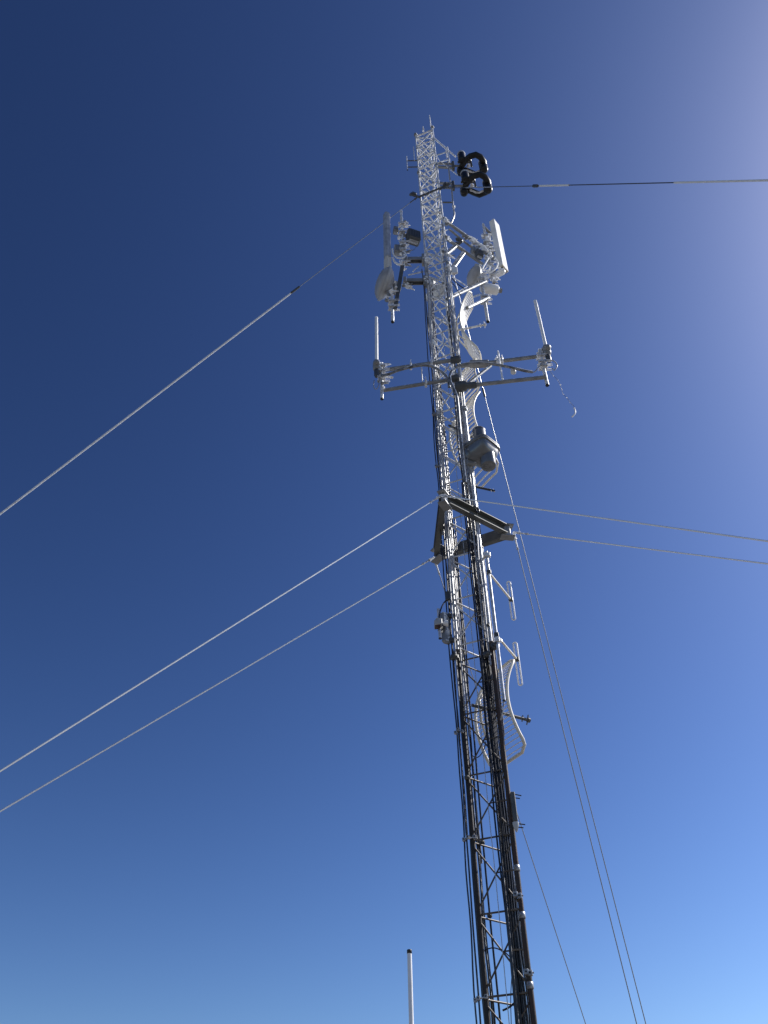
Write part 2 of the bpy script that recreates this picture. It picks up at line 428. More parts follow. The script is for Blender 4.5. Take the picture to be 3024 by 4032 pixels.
# guy clamp collar at the top
gc = thing('guy_collar', 'dark steel collar bar with lugs across the mast at the top guys', 'collar', p(CC, ztg))
b = MB(); b.bar(p(LL, ztg)+fo*.03-(RR-LL)*.06, p(RR, ztg)+fo*.03+(RR-LL)*.04, .03, .042); b.build('bar', 'slate', gc)
for S, hd in ((SL, HL), (SR, HR), (SB, HB)):
    b = MB(); h = head(hd)
    b.box(S+h*.06, h*.12, Z_*.035, h.cross(Z_)*.014, 0, .008); b.box(S+h*.1+Z_*.03, h*.05, Z_*.04, h.cross(Z_)*.04, 0, .01); b.lump(S+h*.16-Z_*.02, .045)
    b.build('lug', 'slate', gc)

# ------------------------------------------------------------------ coaxial cables on the legs
def cable(label, x, y, Y, ytop, ybot, r, mt, grp, wob=.011):
    a = at(x, y, Y); z1 = zof(a.x, a.y, ytop); z0 = zof(a.x, a.y, ybot) if ybot else .3
    pts = []; z = z0; k = random.random()*6
    while z < z1:
        pts.append(Vector((a.x+random.uniform(-wob, wob)+.004*math.sin(z*1.3+k), a.y+random.uniform(-wob, wob), z))); z += .55
    pts.append(Vector((a.x, a.y, z1)))
    bm = MB(); bm.tube(smooth_path(pts, 3), r, 8)
    return lonely(bm, 'coaxial_cable', mt, label, 'cable', grp)
GL, GR = 'cables strapped along the left mast leg', 'cables strapped along the right mast legs'
cable('outermost black cable hanging clear of the left mast leg', 1865, 3811, 8.88, 1060, None, .0085, 'cable_icy', GL)
cable('second black cable from the outside, beside the left mast leg', 1878, 3811, 8.86, 1200, None, .009, 'cable_icy', GL)
cable('black cable pressed against the inner side of the left mast leg', 1919, 3811, 8.96, 1000, None, .010, 'cable_icy', GL)
cable('left one of the two black cables inside the lattice', 1928, 3811, 9.0, 1900, None, .0115, 'cable', GL)
cable('right one of the two black cables inside the lattice', 1946, 3811, 9.03, 2040, None, .0105, 'cable', GL)
cable('black cable running up tight behind the left mast leg', 1894, 3811, 9.0, 1480, None, .011, 'cable_icy', GL)
cable('slim black cable up the rear inner edge of the left mast leg', 1909, 3811, 9.08, 1300, None, .009, 'cable_icy', GL)
for (x, Y, yt, r) in ((2060, 8.83, 1650, .011), (2071, 8.88, 2250, .010), (2033, 8.76, 2140, .010)):
    cable('thick black cable in the solid bundle between the two right mast legs', x, 3811, Y, yt, None, r, 'cable', GR)
for (x, Y, yt, yb, r, mt) in ((1771, 8.83, 1010, 2760, .010, 'cable_grey'), (1764, 8.93, 1090, 3300, .009, 'cable_icy'), (1789, 8.86, 1010, 2800, .011, 'cable_grey'),
                              (1796, 8.97, 1420, 2900, .013, 'cable_grey'), (1803, 9.02, 1130, 3400, .012, 'cable_icy'), (1783, 9.0, 1320, 3100, .012, 'cable_grey')):
    cable('frosted cable in the bright cluster round the upper left mast leg', x, 2300, Y, yt, yb, r, mt, GL)
cable('thin black cable on the left front edge of the thick cable bundle', 2012, 3811, 8.74, 1900, None, .0095, 'cable', GR)
cable('glossy black cable in front of the thick cable bundle', 2020, 3811, 8.72, 1530, None, .011, 'cable_icy', GR)
for (x, Y, yt, r) in ((2028, 8.80, 1960, .013), (2037, 8.83, 1500, .0135), (2046, 8.82, 1120, .0135), (2054, 8.86, 2060, .013), (2041, 8.78, 2600, .012), (2050, 8.79, 2350, .0125)):
    cable('thick black cable in the solid bundle between the two right mast legs', x, 3811, Y, yt, None, r, 'cable', GR)
cable('thin black cable between the bundle and the rusty right leg', 2063, 3811, 8.86, 1200, None, .006, 'cable_icy', GR)
cable('very thin pale cable beside the rusty right leg', 2069, 3811, 8.74, 1700, None, .004, 'cable_grey', GR)
for (x, Y, yt, yb, r, mt) in ((1888, 8.72, 1010, 2500, .011, 'cable_grey'), (1898, 8.70, 880, 2620, .012, 'cable_grey'), (1908, 8.74, 1560, 2700, .012, 'cable_grey'), (1915, 8.80, 1100, 2900, .010, 'cable_icy'), (1878, 8.76, 1230, 2700, .009, 'cable_icy')):
    cable('pale frosted cable on the upper right mast leg', x, 2300, Y, yt, yb, r, mt, GR)
def drape(label, pts, r, mt, cat='cable', grp=None, n=8):
    bm = MB(); bm.tube(smooth_path(pts, 6), r, n); return lonely(bm, 'cable', mt, label, cat, grp)
drape('thin loose black cable hanging inside the mast near the bottom', [at(2016, 3830, 8.9), at(2011, 3930, 8.9), at(2013, 4030, 8.9), at(2015, 4120, 8.9)], .004, 'cable')
drape('curved black jumper cable arching across the lattice near the bottom', [at(1905, 3745, 8.95), at(1925, 3735, 8.95), at(1950, 3733, 8.95), at(1985, 3748, 8.92), at(2006, 3766, 8.9)], .006, 'cable')
drape('small black cable loop hanging below the lower grid dish', [at(1862, 2977, 9.15), at(1880, 2982, 9.15), at(1898, 2965, 9.15), at(1909, 2940, 9.15), at(1912, 2920, 9.15)], .006, 'cable')
drape('stub of black pipe pointing left near the bottom of the lattice', [at(1979, 3979, 8.85), at(2005, 3966, 8.85), at(2030, 3945, 8.85)], .009, 'cable', 'pipe')

# cable hangers and bands
def hanger(label, pts, Y, s=.02):
    c0 = at(*pts[0], Y); t = thing('cable_hanger', label, 'clamp', c0, 'metal cable hangers')
    for x, y in pts:
        c = at(x, y, Y); b = MB(); u = Vector((math.cos(.3), -math.sin(.3), 0)); v = Vector((math.sin(.3), math.cos(.3), 0))
        b.box(c, u*s, v*s, Z_*s*1.1, 0, .004); b.lathe(c-v*s, -v, [(0, s*.42), (.004, s*.42), (.004, s*.2), (.006, s*.2)], 8, 1); b.lathe(c+u*s, u, [(0, s*.35), (s*.6, s*.35)], 6)
        b.build('clamp_block', ['block', 'black'], t)
    b = MB(); b.tube([at(*pts[0], Y+.02), at(*pts[-1], Y+.02)], .007, 6); b.build('strap_rod', 'galv', t)
hanger('row of silver clamp blocks holding cables beside the left leg, lowest', [(1872, 3938), (1884, 3931), (1914, 3924)], 8.85, .017)
hanger('row of silver clamp blocks midway up the rusty left leg', [(1827, 3306), (1842, 3297), (1868, 3295)], 8.85, .017)
hanger('row of silver clamp blocks on the left leg, level with the lower grid dish', [(1794, 2885), (1803, 2873), (1819, 2880)], 8.85, .017)
hanger('small dark clamps on the left leg above the bracket', [(1706, 1632), (1715, 1630)], 8.85, .02)
hanger('small dark clamps on the left leg below the drum beacon', [(1718, 1836), (1729, 1834)], 8.85, .02)
hanger('pale square clamp on the rusty right leg, lowest', [(2073, 3827), (2088, 3831)], 8.68, .022)
hanger('pale square clamp on the rusty right leg, second from the bottom', [(2030, 3522), (2046, 3528)], 8.68, .023)
for x, y in ((2030, 3421), (2058, 3606), (2090, 3882)):
    c = at(x, y, 8.74); c.x, c.y = RR.x, RR.y; b = MB(); b.lathe(c, Z_, [(-.03, .03), (-.028, .034), (.028, .034), (.03, .03)], 14); b.lump(c+Vector((-.02, -.03, 0)), .012)
    lonely(b, 'steel_band', 'block', 'shiny steel band wrapped round the rusty right mast leg', 'band', 'steel bands on the right leg')
for (x, y, Y, s) in ((1919, 2578, 8.72, .05), (1921, 2465, 8.72, .03), (1950, 2545, 8.68, .055), (1839, 3062, 8.85, .03), (1898, 3318, 9.0, .03), (1928, 3606, 9.0, .025), (1790, 2588, 8.83, .05)):
    c = at(x, y, Y); b = MB(); b.box(c, X_*s, Y_*s*.7, Z_*s*.7, 0, s*.3); b.lathe(c-Y_*s*.65, -Y_, [(0, s*.5), (.02, s*.5), (.02, s*.2), (.05, s*.2)], 8)
    lonely(b, 'cable_clamp', 'slate', 'dark lumpy cable clamp fixed on the mast bracing', 'clamp', 'dark cable clamps on the mast')

# ------------------------------------------------------------------ whip antenna in front, bottom left
a, b2 = vert(1612, 3748, 7.0, 3700); base = Vector((a.x, a.y, 0))
wh = thing('pole_antenna', 'plain white pole rising at the bottom edge left of the mast, dark cap on top', 'antenna', base)
ra = .0175
MB().tube([base, a], ra, 20).build('pole', 'fibre', wh)
MB().lathe(a, Z_, [(-.012, ra*1.03), (-.012, ra*1.09), (.012, ra*1.09), (.015, ra*.98)], 20).build('cap', 'black', wh)

# ------------------------------------------------------------------ black ring antennas at the top
def px_c(ox, oy, s): return lambda x, y: (ox+x/s, oy+y/s)
cg = px_c(1780, 560, 7.541)
YR = 8.75
RING = [(322, 1450), (380, 1318), (448, 1205), (535, 1098), (650, 1005), (820, 955), (960, 1022), (1050, 1150), (1085, 1330), (1000, 1490), (815, 1560), (640, 1490), (500, 1425), (400, 1465)]
c_lo = at(*cg(770, 1280), YR); c_up = at(*cg(655, 690), YR)
RING = [athz(*cg(*q_), c_lo.z)-c_lo for q_ in RING]
def spot(x, y): return athz(*cg(x, y), c_lo.z)-c_lo
def ring_antenna(center, label):
    t = thing('ring_antenna', label, 'antenna', center, 'black ring antennas at the mast top'); C = center
    MB().tube([C+q_ for q_ in RING], .069, 14, closed=True).build('ring', 'ring', t)
    for (px, z0, z1, r) in (((398, 1115), .0, .29, .088), ((1045, 1290), -.20, .16, .095), ((345, 1405), -.16, .02, .084)):
        b = MB(); c = C+spot(*px)
        b.lathe(c, Z_, [(z0-.06, r*.35), (z0-.05, r*.7), (z0-.015, r*.96), (z0+.02, r), (z1-.02, r), (z1+.02, r*.9), (z1+.04, r*.5)], 20)
        o = b.build('end_drum', 'ring', t)
        if z1 > .1:
            b = MB(); b.lathe(c, Z_, [(z1-.05, r*1.02), (z1+.0, r*1.05), (z1+.035, r*.93), (z1+.055, r*.4)], 20); b.build('drum_cap', 'panelgrey', o)
    b = MB(); b.tube([C+spot(260, 1180)-Z_*.01, C+spot(640, 1185)], .026, 10); b.tube([C+spot(640, 1050), C+spot(700, 1320)], .022, 8); b.build('feed_boom', 'slate', t)
    b = MB(); b.tube([C+spot(520, 1370)-Z_*.07, C+spot(690, 1440)-Z_*.07, C+spot(800, 1450)-Z_*.07, C+spot(920, 1390)-Z_*.07], .02, 8, step=.03, rough=.2); b.build('feed_loop', 'icy', t)
    b = MB(); b.lump(C+spot(600, 1290), .05); b.lump(C+spot(600, 1110), .045); b.build('rime_lump', 'rime', t)
    return t
ring_antenna(c_lo, 'lower black octagonal ring antenna, just above the level guy wire')
ring_antenna(c_up, 'upper black octagonal ring antenna with a free standing stub on its left')
ct = px_c(1600, 440, 7.373)
ra_ = thing('ring_antenna_mount', 'grey standoff brackets holding the two black rings off the mast top', 'bracket', p(RR, zof(RR.x, RR.y, 720)))
for ys in ((1350, 1590, 1450, c_up), (1890, 2120, 2020, c_lo)):
    zz = ys[3].z-.01
    for k, (y, dz) in enumerate(((ys[0], .09), (ys[1], -.09))):
        a = p(RR, zz+dz)+Vector((.02, 0, 0)); e = Vector((at(*ct(1330, y), YR).x, YR, zz+dz))
        MB().bar(a, e, .05, .055, 0, bev=.006).build('standoff_arm', 'channel_icy', ra_)
    e = Vector((at(*ct(1340, ys[2]), YR).x, YR, zz))
    b = MB(); b.box(e, X_*.028, Y_*.05, Z_*.15, 0, .006); b.build('end_plate', 'channel', ra_)
    b = MB(); b.tube([e+X_*.028, Vector((ys[3].x-.3, YR, zz))], .026, 10); b.build('boom', 'channel_icy', ra_)
def rods(parent, name, mt, *segs, rough=0., n=8):
    for s in segs:
        b = MB(); b.tube(s[:-1], s[-1], n, step=.05 if rough else None, rough=rough); b.build(name, mt, parent)
rods(ra_, 'brace', 'icy', (at(*ct(800, 770), 8.72), at(*ct(1420, 1300), YR), .021), (at(*ct(1050, 1490), 8.7), at(*ct(1480, 1840), YR), .011), (at(*ct(850, 1270), 8.7), at(*ct(1195, 1160), 8.74), .017),
     (at(*ct(880, 1490), 8.7), at(*ct(1220, 1390), 8.74), .017), (at(*ct(870, 1270), 8.7), at(*ct(980, 1440), 8.72), .008), rough=.12)
v0, v1 = vert(*ct(1190, 1030), 8.72, ct(0, 1460)[1])
rods(ra_, 'upright', 'icy', (v0, v1, .016), vert(*ct(1150, 1120), 8.75, ct(0, 1330)[1])+(.014,), rough=.12)
c2 = px_c(1600, 700, 7.373)
drape('pale feed line dropping beside the mast top and curving back in below the rings', [at(*ct(1200, 1440), 8.71), at(*ct(1235, 1700), 8.71), at(*ct(1265, 1960), 8.71), at(*c2(1310, 300), 8.71), at(*c2(1340, 600), 8.72), at(*c2(1365, 880), 8.72), at(*c2(1392, 1010), 8.72), at(*c2(1375, 1150), 8.72), at(*c2(1305, 1310), 8.73)], .016, 'cable_grey')
fl = thing('feed_line_strut', 'short brown grey strut steadying the pale feed line below the rings', 'bracket', at(*c2(1060, 720), 8.72))
MB().tube([at(*c2(1050, 715), 8.72), at(*c2(1330, 715), 8.72)], .018, 8).build('strut', 'channel', fl)
b = MB(); b.lump(at(*c2(1370, 840), 8.71), .04); b.build('clamp', 'icy', fl)
# small dipole left of the top
dp = thing('small_dipole_antenna', 'small H shaped antenna of two short rods on the left of the mast top', 'antenna', p(LL, zof(LL.x, LL.y, 650)))
rods(dp, 'rod', 'icy', vert(1601, 615, 8.9, 669)+(.010,), vert(1628, 578, 8.88, 632)+(.010,), rough=.12)
a1 = at(1604, 633, 8.9); a2 = at(1605, 658, 8.9)
rods(dp, 'arm', 'channel', (a1, Vector((LL.x, LL.y, a1.z)), .014), (a2, Vector((LL.x, LL.y, a2.z)), .014))
b = MB(); e = vert(1601, 615, 8.9, 669)[1]; b.lump(e, .018); b.build('end_cap', 'black', dp)

# ------------------------------------------------------------------ sector mounts
def clutter(parent, line, n, sp, rmin, rmax, name='rime_lump', mt='rime', seed=1, spikes=True):
    rnd = random.Random(seed); a, e = Vector(line[0]), Vector(line[1])
    for i in range(n):
        b = MB()
        c = a.lerp(e, rnd.random())+Vector((rnd.uniform(-sp, sp), rnd.uniform(-sp, sp)*.7, rnd.uniform(-sp, sp)))
        b.lump(c, rnd.uniform(rmin, rmax)*1.1, 0, (1, 1, rnd.uniform(.5, 1)))
        if spikes and rnd.random() < .6:
            dr = Vector((rnd.uniform(.4, 1), rnd.uniform(-.5, .5), rnd.uniform(-.15, .15)))
            b.tube([c, c+dr*rnd.uniform(.06, .16)], [rnd.uniform(.018, .03), .008], 6)
        b.build(name, mt if rnd.random() < .58 or mt != 'rime' else 'channel_icy', parent)
def clamps(parent, axis_pts, r, zs, mt='icy', rods_=True):
    for k, f_ in enumerate(zs):
        c = Vector(axis_pts[0]).lerp(Vector(axis_pts[1]), f_); b = MB()
        b.box(c, X_*(r+.035), Y_*(r+.03), Z_*.028, 0, .008)
        if rods_:
            for dy in (-1, 1):
                for dz in (-.02, .02): b.tube([c+Vector((-r-.05, dy*(r+.02), dz)), c+Vector((r+.11, dy*(r+.02), dz))], .008, 6)
        b.build('pole_clamp', mt, parent)
def dish(parent_label, c, axis, r, depth, mt, name='microwave_dish', cat='dish antenna', group=None, rim='panelgrey'):
    t = thing(name, parent_label, cat, c, group); ax = Vector(axis).normalized()
    b = MB(); b.lathe(c, ax, [(-depth*.95, r*.16), (-depth*.8, r*.45), (-depth*.45, r*.82), (-.02, r*.99), (.0, r)], 36); b.build('reflector', mt, t)
    b = MB(); b.lathe(c, ax, [(-.015, r*1.0), (-.015, r*1.04), (.03, r*1.04), (.03, r*1.0)], 36); b.build('rim', rim, t)
    b = MB(); b.lathe(c, ax, [(.0, r*.985), (r*.2, r*.93), (r*.38, r*.7), (r*.47, r*.4), (r*.5, r*.1)], 36); b.build('radome', mt, t)
    b = MB(); b.box(c-ax*(depth+.06), ax*.07, Z_*.11, ax.cross(Z_).normalized()*.09, 0, .015); b.build('radio_unit', 'panelgrey', t)
    return t
cl = px_c(1460, 820, 4.607)
YL = 8.9
zb = zof(.5, YL, 1063)
# left panel antenna
a, b2 = vert(1527, 1063, YL-.05, 843)
pa = thing('panel_antenna', 'slim grey frosted panel antenna standing left of the mast, tan end cap below', 'antenna', a, 'sector panel antennas')
hx, hy = X_*.062, Y_*.07; rot = Matrix.Rotation(R_(28), 3, 'Z'); hx, hy = rot@hx, rot@hy
zs = zof(a.x, a.y, 1020)
b = MB(); b.box(Vector((a.x, a.y, (zs+b2.z)/2)), hx, hy, Z_*(b2.z-zs)/2, 0, .03); b.build('radome', 'frostpanel', pa)
b = MB(); b.box(Vector((a.x, a.y, (zs+a.z)/2-.003)), hx*.97, hy*.97, Z_*(zs-a.z)/2, 0, .02)
for i in range(4): b.lathe(Vector((a.x, a.y, a.z-.004))+hx*(.4 if i % 2 else -.4)+hy*(.4 if i > 1 else -.4), -Z_, [(0, .014), (.03, .014), (.03, .008)], 8, 1)
b.build('end_cap', ['tan', 'black'], pa)
ml = thing('sector_mount', 'left antenna mount, frosted pole and clamps on two channel arms', 'mount', p(LL, zof(LL.x, LL.y, 1060)), 'sector antenna mounts')
pL0, pL1 = vert(1590, 1061, YL, 829)
rods(ml, 'mount_pole', 'icy', (pL0, pL1, .028), rough=.1)
pM0, pM1 = vert(1546, 1267, YL, 1090)
rods(ml, 'mount_pole', 'icy', (pM0, pM1, .030), rough=.08)
rods(ml, 'pole_end', 'black', (pM0-Z_*.012, pM0+Z_*.0, .031))
zA, zB = at(1640, 1019, YL).z, at(1640, 1104, YL).z
for zz, x in ((zA, 1598), (zB, 1594)):
    e = Vector((at(x, 1020 if zz == zA else 1100, YL).x, YL, zz))
    b = MB(); b.bar(e, Vector((LL.x-.02, LL.y, zz)), .09, .012); b.bar(e+Vector((0, -.043, -.05)), Vector((LL.x-.02, LL.y-.043, zz-.05)), .010, .085); b.bar(e+Vector((0, .043, -.05)), Vector((LL.x-.02, LL.y+.043, zz-.05)), .010, .085)
    b.build('channel_arm', 'channel_icy', ml)
    b = MB(); b.box(Vector((LL.x-.05, LL.y, zz-.05)), X_*.03, Y_*.08, Z_*.12, 0, .01); b.build('arm_clamp', 'channel_icy', ml)
    b = MB(); b.box(Vector((e.x, e.y, zz-.04)), X_*.03, Y_*.07, Z_*.08, 0, .01); b.build('arm_clamp', 'channel_icy', ml)
rods(ml, 'brace', 'icy', (at(*cl(680, 1210), YL), at(*cl(950, 1150), YL), .014), (at(*cl(760, 1150), YL-.05), at(*cl(870, 1050), YL-.05), .012), rough=.15)
b = MB(); b.bar(at(*cl(575, 1040), YL-.04), at(*cl(440, 1830), YL-.02), .075, .02, up=(0, 1, 0)); b.build('tilt_bar', 'channel', ml)
clamps(ml, (pL0, pL1), .028, (.1, .3, .42, .6, .74))
clamps(ml, (pM0, pM1), .03, (.3, .42))
clutter(ml, (pL0.lerp(pL1, .05), pL0.lerp(pL1, .85)), 34, .07, .022, .045, seed=3)
clutter(ml, (pM0.lerp(pM1, .45), pM1), 16, .10, .02, .045, seed=4)
clutter(ml, (at(*cl(560, 1370), YL), at(*cl(690, 1390), YL)), 9, .05, .025, .05, seed=5)
# radio boxes on the left mount
def radio(label, c, hx, hy, hz, mt='slate', rz=0, group='radio units on the antenna mounts'):
    t = thing('radio_unit', label, 'radio box', c, group); ro = Matrix.Rotation(rz, 3, 'Z')
    ax, ay, az = ro@(X_*hx), ro@(Y_*hy), Z_*hz
    b = MB(); b.box(c, ax, ay, az, 0, min(hx, hy)*.25); b.build('housing', mt, t)
    b = MB()
    for i in range(7): b.box(c-ay*1.03+ax*(-.78+.26*i), ax*.05, ay*.09, az*.8)
    b.build('cooling_fins', mt, t)
    b = MB(); b.box(c-az*1.015, ax*.7, ay*.45, az*.03); b.tube([c-az*1.02-ax*.5, c-az*1.25-ax*.45, c-az*1.25+ax*.5, c-az*1.02+ax*.55], .014, 8); b.build('connector_plate', 'panelgrey', t)
    return t
radio('large dark slate radio box right of the left mount pole', at(1627, 935, YL+.02), .14, .10, .17, 'slate', .35)
radio('small dark box squeezed between the left panel and its pole', at(1558, 908, YL), .05, .06, .08, 'channel_icy', .2)
radio('dark frosted box behind the cable loops of the left mount', at(1573, 987, YL+.05), .11, .07, .13, 'channel_icy', .1)
drape('white frosted cable loop hanging at the left antenna mount', [at(*cl(390, 740), YL-.12), at(*cl(405, 830), YL-.12), at(*cl(470, 895), YL-.12), at(*cl(570, 905), YL-.12), at(*cl(640, 850), YL-.1), at(*cl(600, 780), YL-.08)], .016, 'fibre_icy', grp='frosted cable loops')
drape('second white cable loop below it at the left antenna mount', [at(*cl(400, 900), YL-.1), at(*cl(440, 980), YL-.1), at(*cl(520, 1020), YL-.1), at(*cl(560, 950), YL-.08)], .022, 'fibre_icy', grp='frosted cable loops')
drape('thin black wire dangling from the slate radio box', [at(*cl(835, 650), YL), at(*cl(820, 710), YL), at(*cl(770, 760), YL), at(*cl(715, 760), YL)], .004, 'cable')
# left microwave dish
zc = at(*cl(225, 1370), YL)
dish('grey microwave dish seen edge on below the left panel antenna', Vector((zc.x+.03, YL, zc.z)), (-.93, -.33, .12), .33, .18, 'dishgrey', group='microwave dishes on the mounts')
# ---- right mount
cr_ = px_c(1740, 840, 4.81)
zU = at(1757, 938, 8.73).z
mr_ = thing('sector_mount', 'right antenna mount, long sloping looking arms and a crowded frosted pole', 'mount', p(RR, zU), 'sector antenna mounts')
eA = athz(1900, 1040, zU); 
zT = at(1754, 871, 8.73).z; eB = athz(1890, 968, zT)
zS = at(1771, 904, 8.85).z
for a, e, r in ((at(1750, 934, 8.73), eA, .034), (at(1750, 868, 8.73), eB, .033), (at(1768, 902, 8.85), athz(1862, 979, zS), .022)):
    b = MB(); b.tube([a, e], r, 12, step=.1, rough=.05); b.build('mount_arm', 'channel_icy', mr_)
YRm = eA.y
pr0, pr1 = vert(1944, 1115, YRm+.05, 883)
rods(mr_, 'mount_pole', 'icy', (pr0, pr1, .028), rough=.1)
ps0, ps1 = vert(1921, 1266, YRm-.1, 1085)
rods(mr_, 'mount_pole', 'icy', (ps0, ps1, .032), rough=.06)
rods(mr_, 'pole_end', 'black', (ps0-Z_*.012, ps0, .033), (pr0-Z_*.012, pr0, .029))
b = MB(); b.bar(at(1766, 1078, 8.75), at(1823, 998, 8.9), .085, .085, bev=.012); b.build('strut_arm', 'channel_icy', mr_)
b = MB(); b.bar(at(1757, 1000, 8.72), at(1793, 970, 8.8), .075, .075, bev=.012); b.build('strut_arm', 'channel_icy', mr_)
b = MB(); b.box(at(1790, 1064, 8.68), X_*.055, Y_*.02, Z_*.11, 0, .008); b.build('lit_patch', 'panel', mr_)  # white slab standing in for the sunlit patch at the strut foot
zD = at(1786, 1168, 8.75).z
rods(mr_, 'lower_arm', 'channel_icy', (at(1760, 1178, 8.75), at(1912, 1108, YRm-.1), .034), (at(1840, 1212, 8.8), at(1924, 1173, YRm-.1), .034), rough=.04)
rods(mr_, 'brace', 'icy', (at(1853, 1172, YRm-.2), at(1890, 1160, YRm-.1), .022), (at(1840, 1128, 8.9), at(1780, 1090, 8.8), .012), (at(1783, 1160, 8.8), at(1840, 1128, 8.9), .010), rough=.1)
clamps(mr_, (pr0, pr1), .028, (.12, .3, .5, .66, .78))
clamps(mr_, (ps0, ps1), .032, (.42, .5, .9))
clutter(mr_, (pr0.lerp(pr1, .0), pr0.lerp(pr1, .8)), 40, .09, .022, .05, seed=11)
clutter(mr_, (at(*cr_(380, 430), YRm-.25), at(*cr_(870, 700), YRm)), 26, .06, .018, .04, seed=12)
clutter(mr_, (at(*cr_(600, 1030), YRm-.1), at(*cr_(720, 990), YRm-.1)), 12, .05, .018, .035, seed=13)
clutter(mr_, (at(*cr_(300, 520), YRm-.3), at(*cr_(340, 570), YRm-.3)), 8, .05, .025, .05, seed=14, name='clamp_cluster', mt='slate')
for k, (x0, y0, x1, y1, n_) in enumerate(((1748, 858, 1765, 885, 9), (1745, 915, 1768, 945, 9), (1742, 990, 1772, 1010, 9), (1765, 1050, 1790, 1085, 6))):
    clutter(mr_, (at(x0, y0, 8.72), at(x1, y1, 8.72)), n_, .03, .022, .042, seed=30+k)
for k, (x0, y0, x1, y1) in enumerate(((1668, 1005, 1682, 1040), (1672, 1090, 1684, 1120))):
    clutter(ml, (at(x0, y0, 8.84), at(x1, y1, 8.84)), 8, .03, .022, .04, seed=40+k)
wd = at(1716, 1150, 9.35)
dish('white dish half hidden inside the mast below the left mount arms', wd, (.55, .8, -.1), .24, .12, 'panel', group='microwave dishes on the mounts')
# right panel: corners read off at one height
zP = (at(1979, 1039.6, YRm+.1)).z
n0 = athz(1979, 1039.6, zP); nb = athz(2003, 1068.7, zP); nl = athz(1963, 1047, zP)
ztp = zof(n0.x, n0.y, 858.7)
ex, ey = (nb-n0), (nl-n0)
print('panel R', ex, ey, ztp-zP)
ex = ex.normalized()*min(ex.length, .34); ey = ey.normalized(); ey = (ey-ex.normalized()*ey.dot(ex.normalized())).normalized()*.13
cP = n0+ex/2+ey/2
pr = thing('panel_antenna', 'big bright white panel antenna on the right of the mast', 'antenna', Vector((cP.x, cP.y, zP)), 'sector panel antennas')
b = MB(); b.box(Vector((cP.x, cP.y, (zP+.02+ztp)/2)), ex/2, ey/2, Z_*(ztp-zP-.02)/2, 0, .012); b.build('radome', 'panel', pr)
b = MB(); b.box(Vector((cP.x, cP.y, zP)), ex*.49, ey*.49, Z_*.02, 0, .006)
for i in range(4): b.lathe(Vector((cP.x, cP.y, zP-.02))+ex*(-.33+.22*i)+ey*(.12 if i % 2 else -.15), -Z_, [(0, .016), (.035, .016), (.035, .009)], 8, 1)
b.build('end_cap', ['tan', 'black'], pr)
b = MB(); 
for f_ in (.2, .75):
    cc = Vector((cP.x, cP.y, zP+(ztp-zP)*f_))+ey*.5; b.bar(cc+ey*.02, Vector((pr0.x, pr0.y, cc.z)), .06, .05)
b.build('back_bracket', 'channel_icy', pr)
radio('grey radio box hanging under the upper right arm', at(*cr_(625, 730), YRm-.1), .08, .07, .10, 'channel_icy', .3)
radio('slotted frosted radio box beside the right mount pole', at(*cr_(705, 775), YRm-.15), .075, .06, .11, 'slate', .5)
zc = at(*cr_(610, 1235), YRm)
dish('dark grey dish below the right mount, facing left', Vector((zc.x, YRm-.05, zc.z)), (-.85, -.45, -.1), .22, .16, 'dishgrey', group='microwave dishes on the mounts')
c = at(*cr_(950, 1440), YRm)
t = thing('drum_radome', 'small bright white drum shaped radome under the right mount', 'antenna', c)
b = MB(); b.lathe(c, Vector((-.93, -.2, -.05)), [(-.12, .085), (-.105, .105), (.10, .105), (.22, .085), (.25, .04)], 28); b.build('radome', 'panel', t)
b = MB(); b.lathe(c, Vector((-.93, -.2, -.05)), [(-.2, .05), (-.125, .05)], 14); b.build('back_plate', 'channel_icy', t)
c = at(*cr_(1095, 1130), YRm+.1)
t = thing('small_horn_antenna', 'small pale horn with a round cap right of the pole under the white panel', 'antenna', c)
b = MB(); b.lathe(c, Vector((.7, -.2, .45)), [(-.14, .05), (-.1, .06), (.02, .075), (.08, .072), (.11, .05), (.12, .02)], 20); b.build('cap', 'panel', t)
b = MB(); b.tube([c-Vector((.7, -.2, .45))*.13, Vector((pr0.x, pr0.y, c.z-.15))], .025, 8); b.build('stem', 'icy', t)
for k, (pts, r, lb) in enumerate((
    ([(380, 420), (470, 430), (600, 480), (690, 570), (800, 640), (860, 720)], .026, 'thick frosted cable bundle arching along the upper right arm'),
    ([(630, 660), (660, 700), (700, 690), (740, 650), (800, 690), (880, 700)], .015, 'white frosted cable zigzag at the right mount'),
    ([(760, 1060), (800, 980), (850, 900), (880, 840)], .02, 'white cable climbing to the right mount pole'),
    ([(740, 1020), (760, 1110), (850, 1130), (960, 1090), (1040, 1010), (1050, 920), (1000, 850)], .018, 'wide white cable loop below the right mount pole'),
    ([(780, 1080), (850, 1020), (900, 1000), (890, 1060), (800, 1090)], .014, 'small white cable loop within the wide one'))):
    drape(lb, [at(*cr_(x, y), YRm-.14) for x, y in pts], r, 'fibre_icy', grp='frosted cable loops')
drape('dark cable sagging from the mast to the right lower arm', [at(*cr_(190, 1230), 8.75), at(*cr_(300, 1340), 8.75), at(*cr_(440, 1440), 8.8)], .010, 'cable')
drape('second dark cable sagging from the mast behind the white grid dish', [at(*cr_(170, 1290), 8.75), at(*cr_(260, 1400), 8.75), at(*cr_(360, 1560), 8.8)], .008, 'cable')

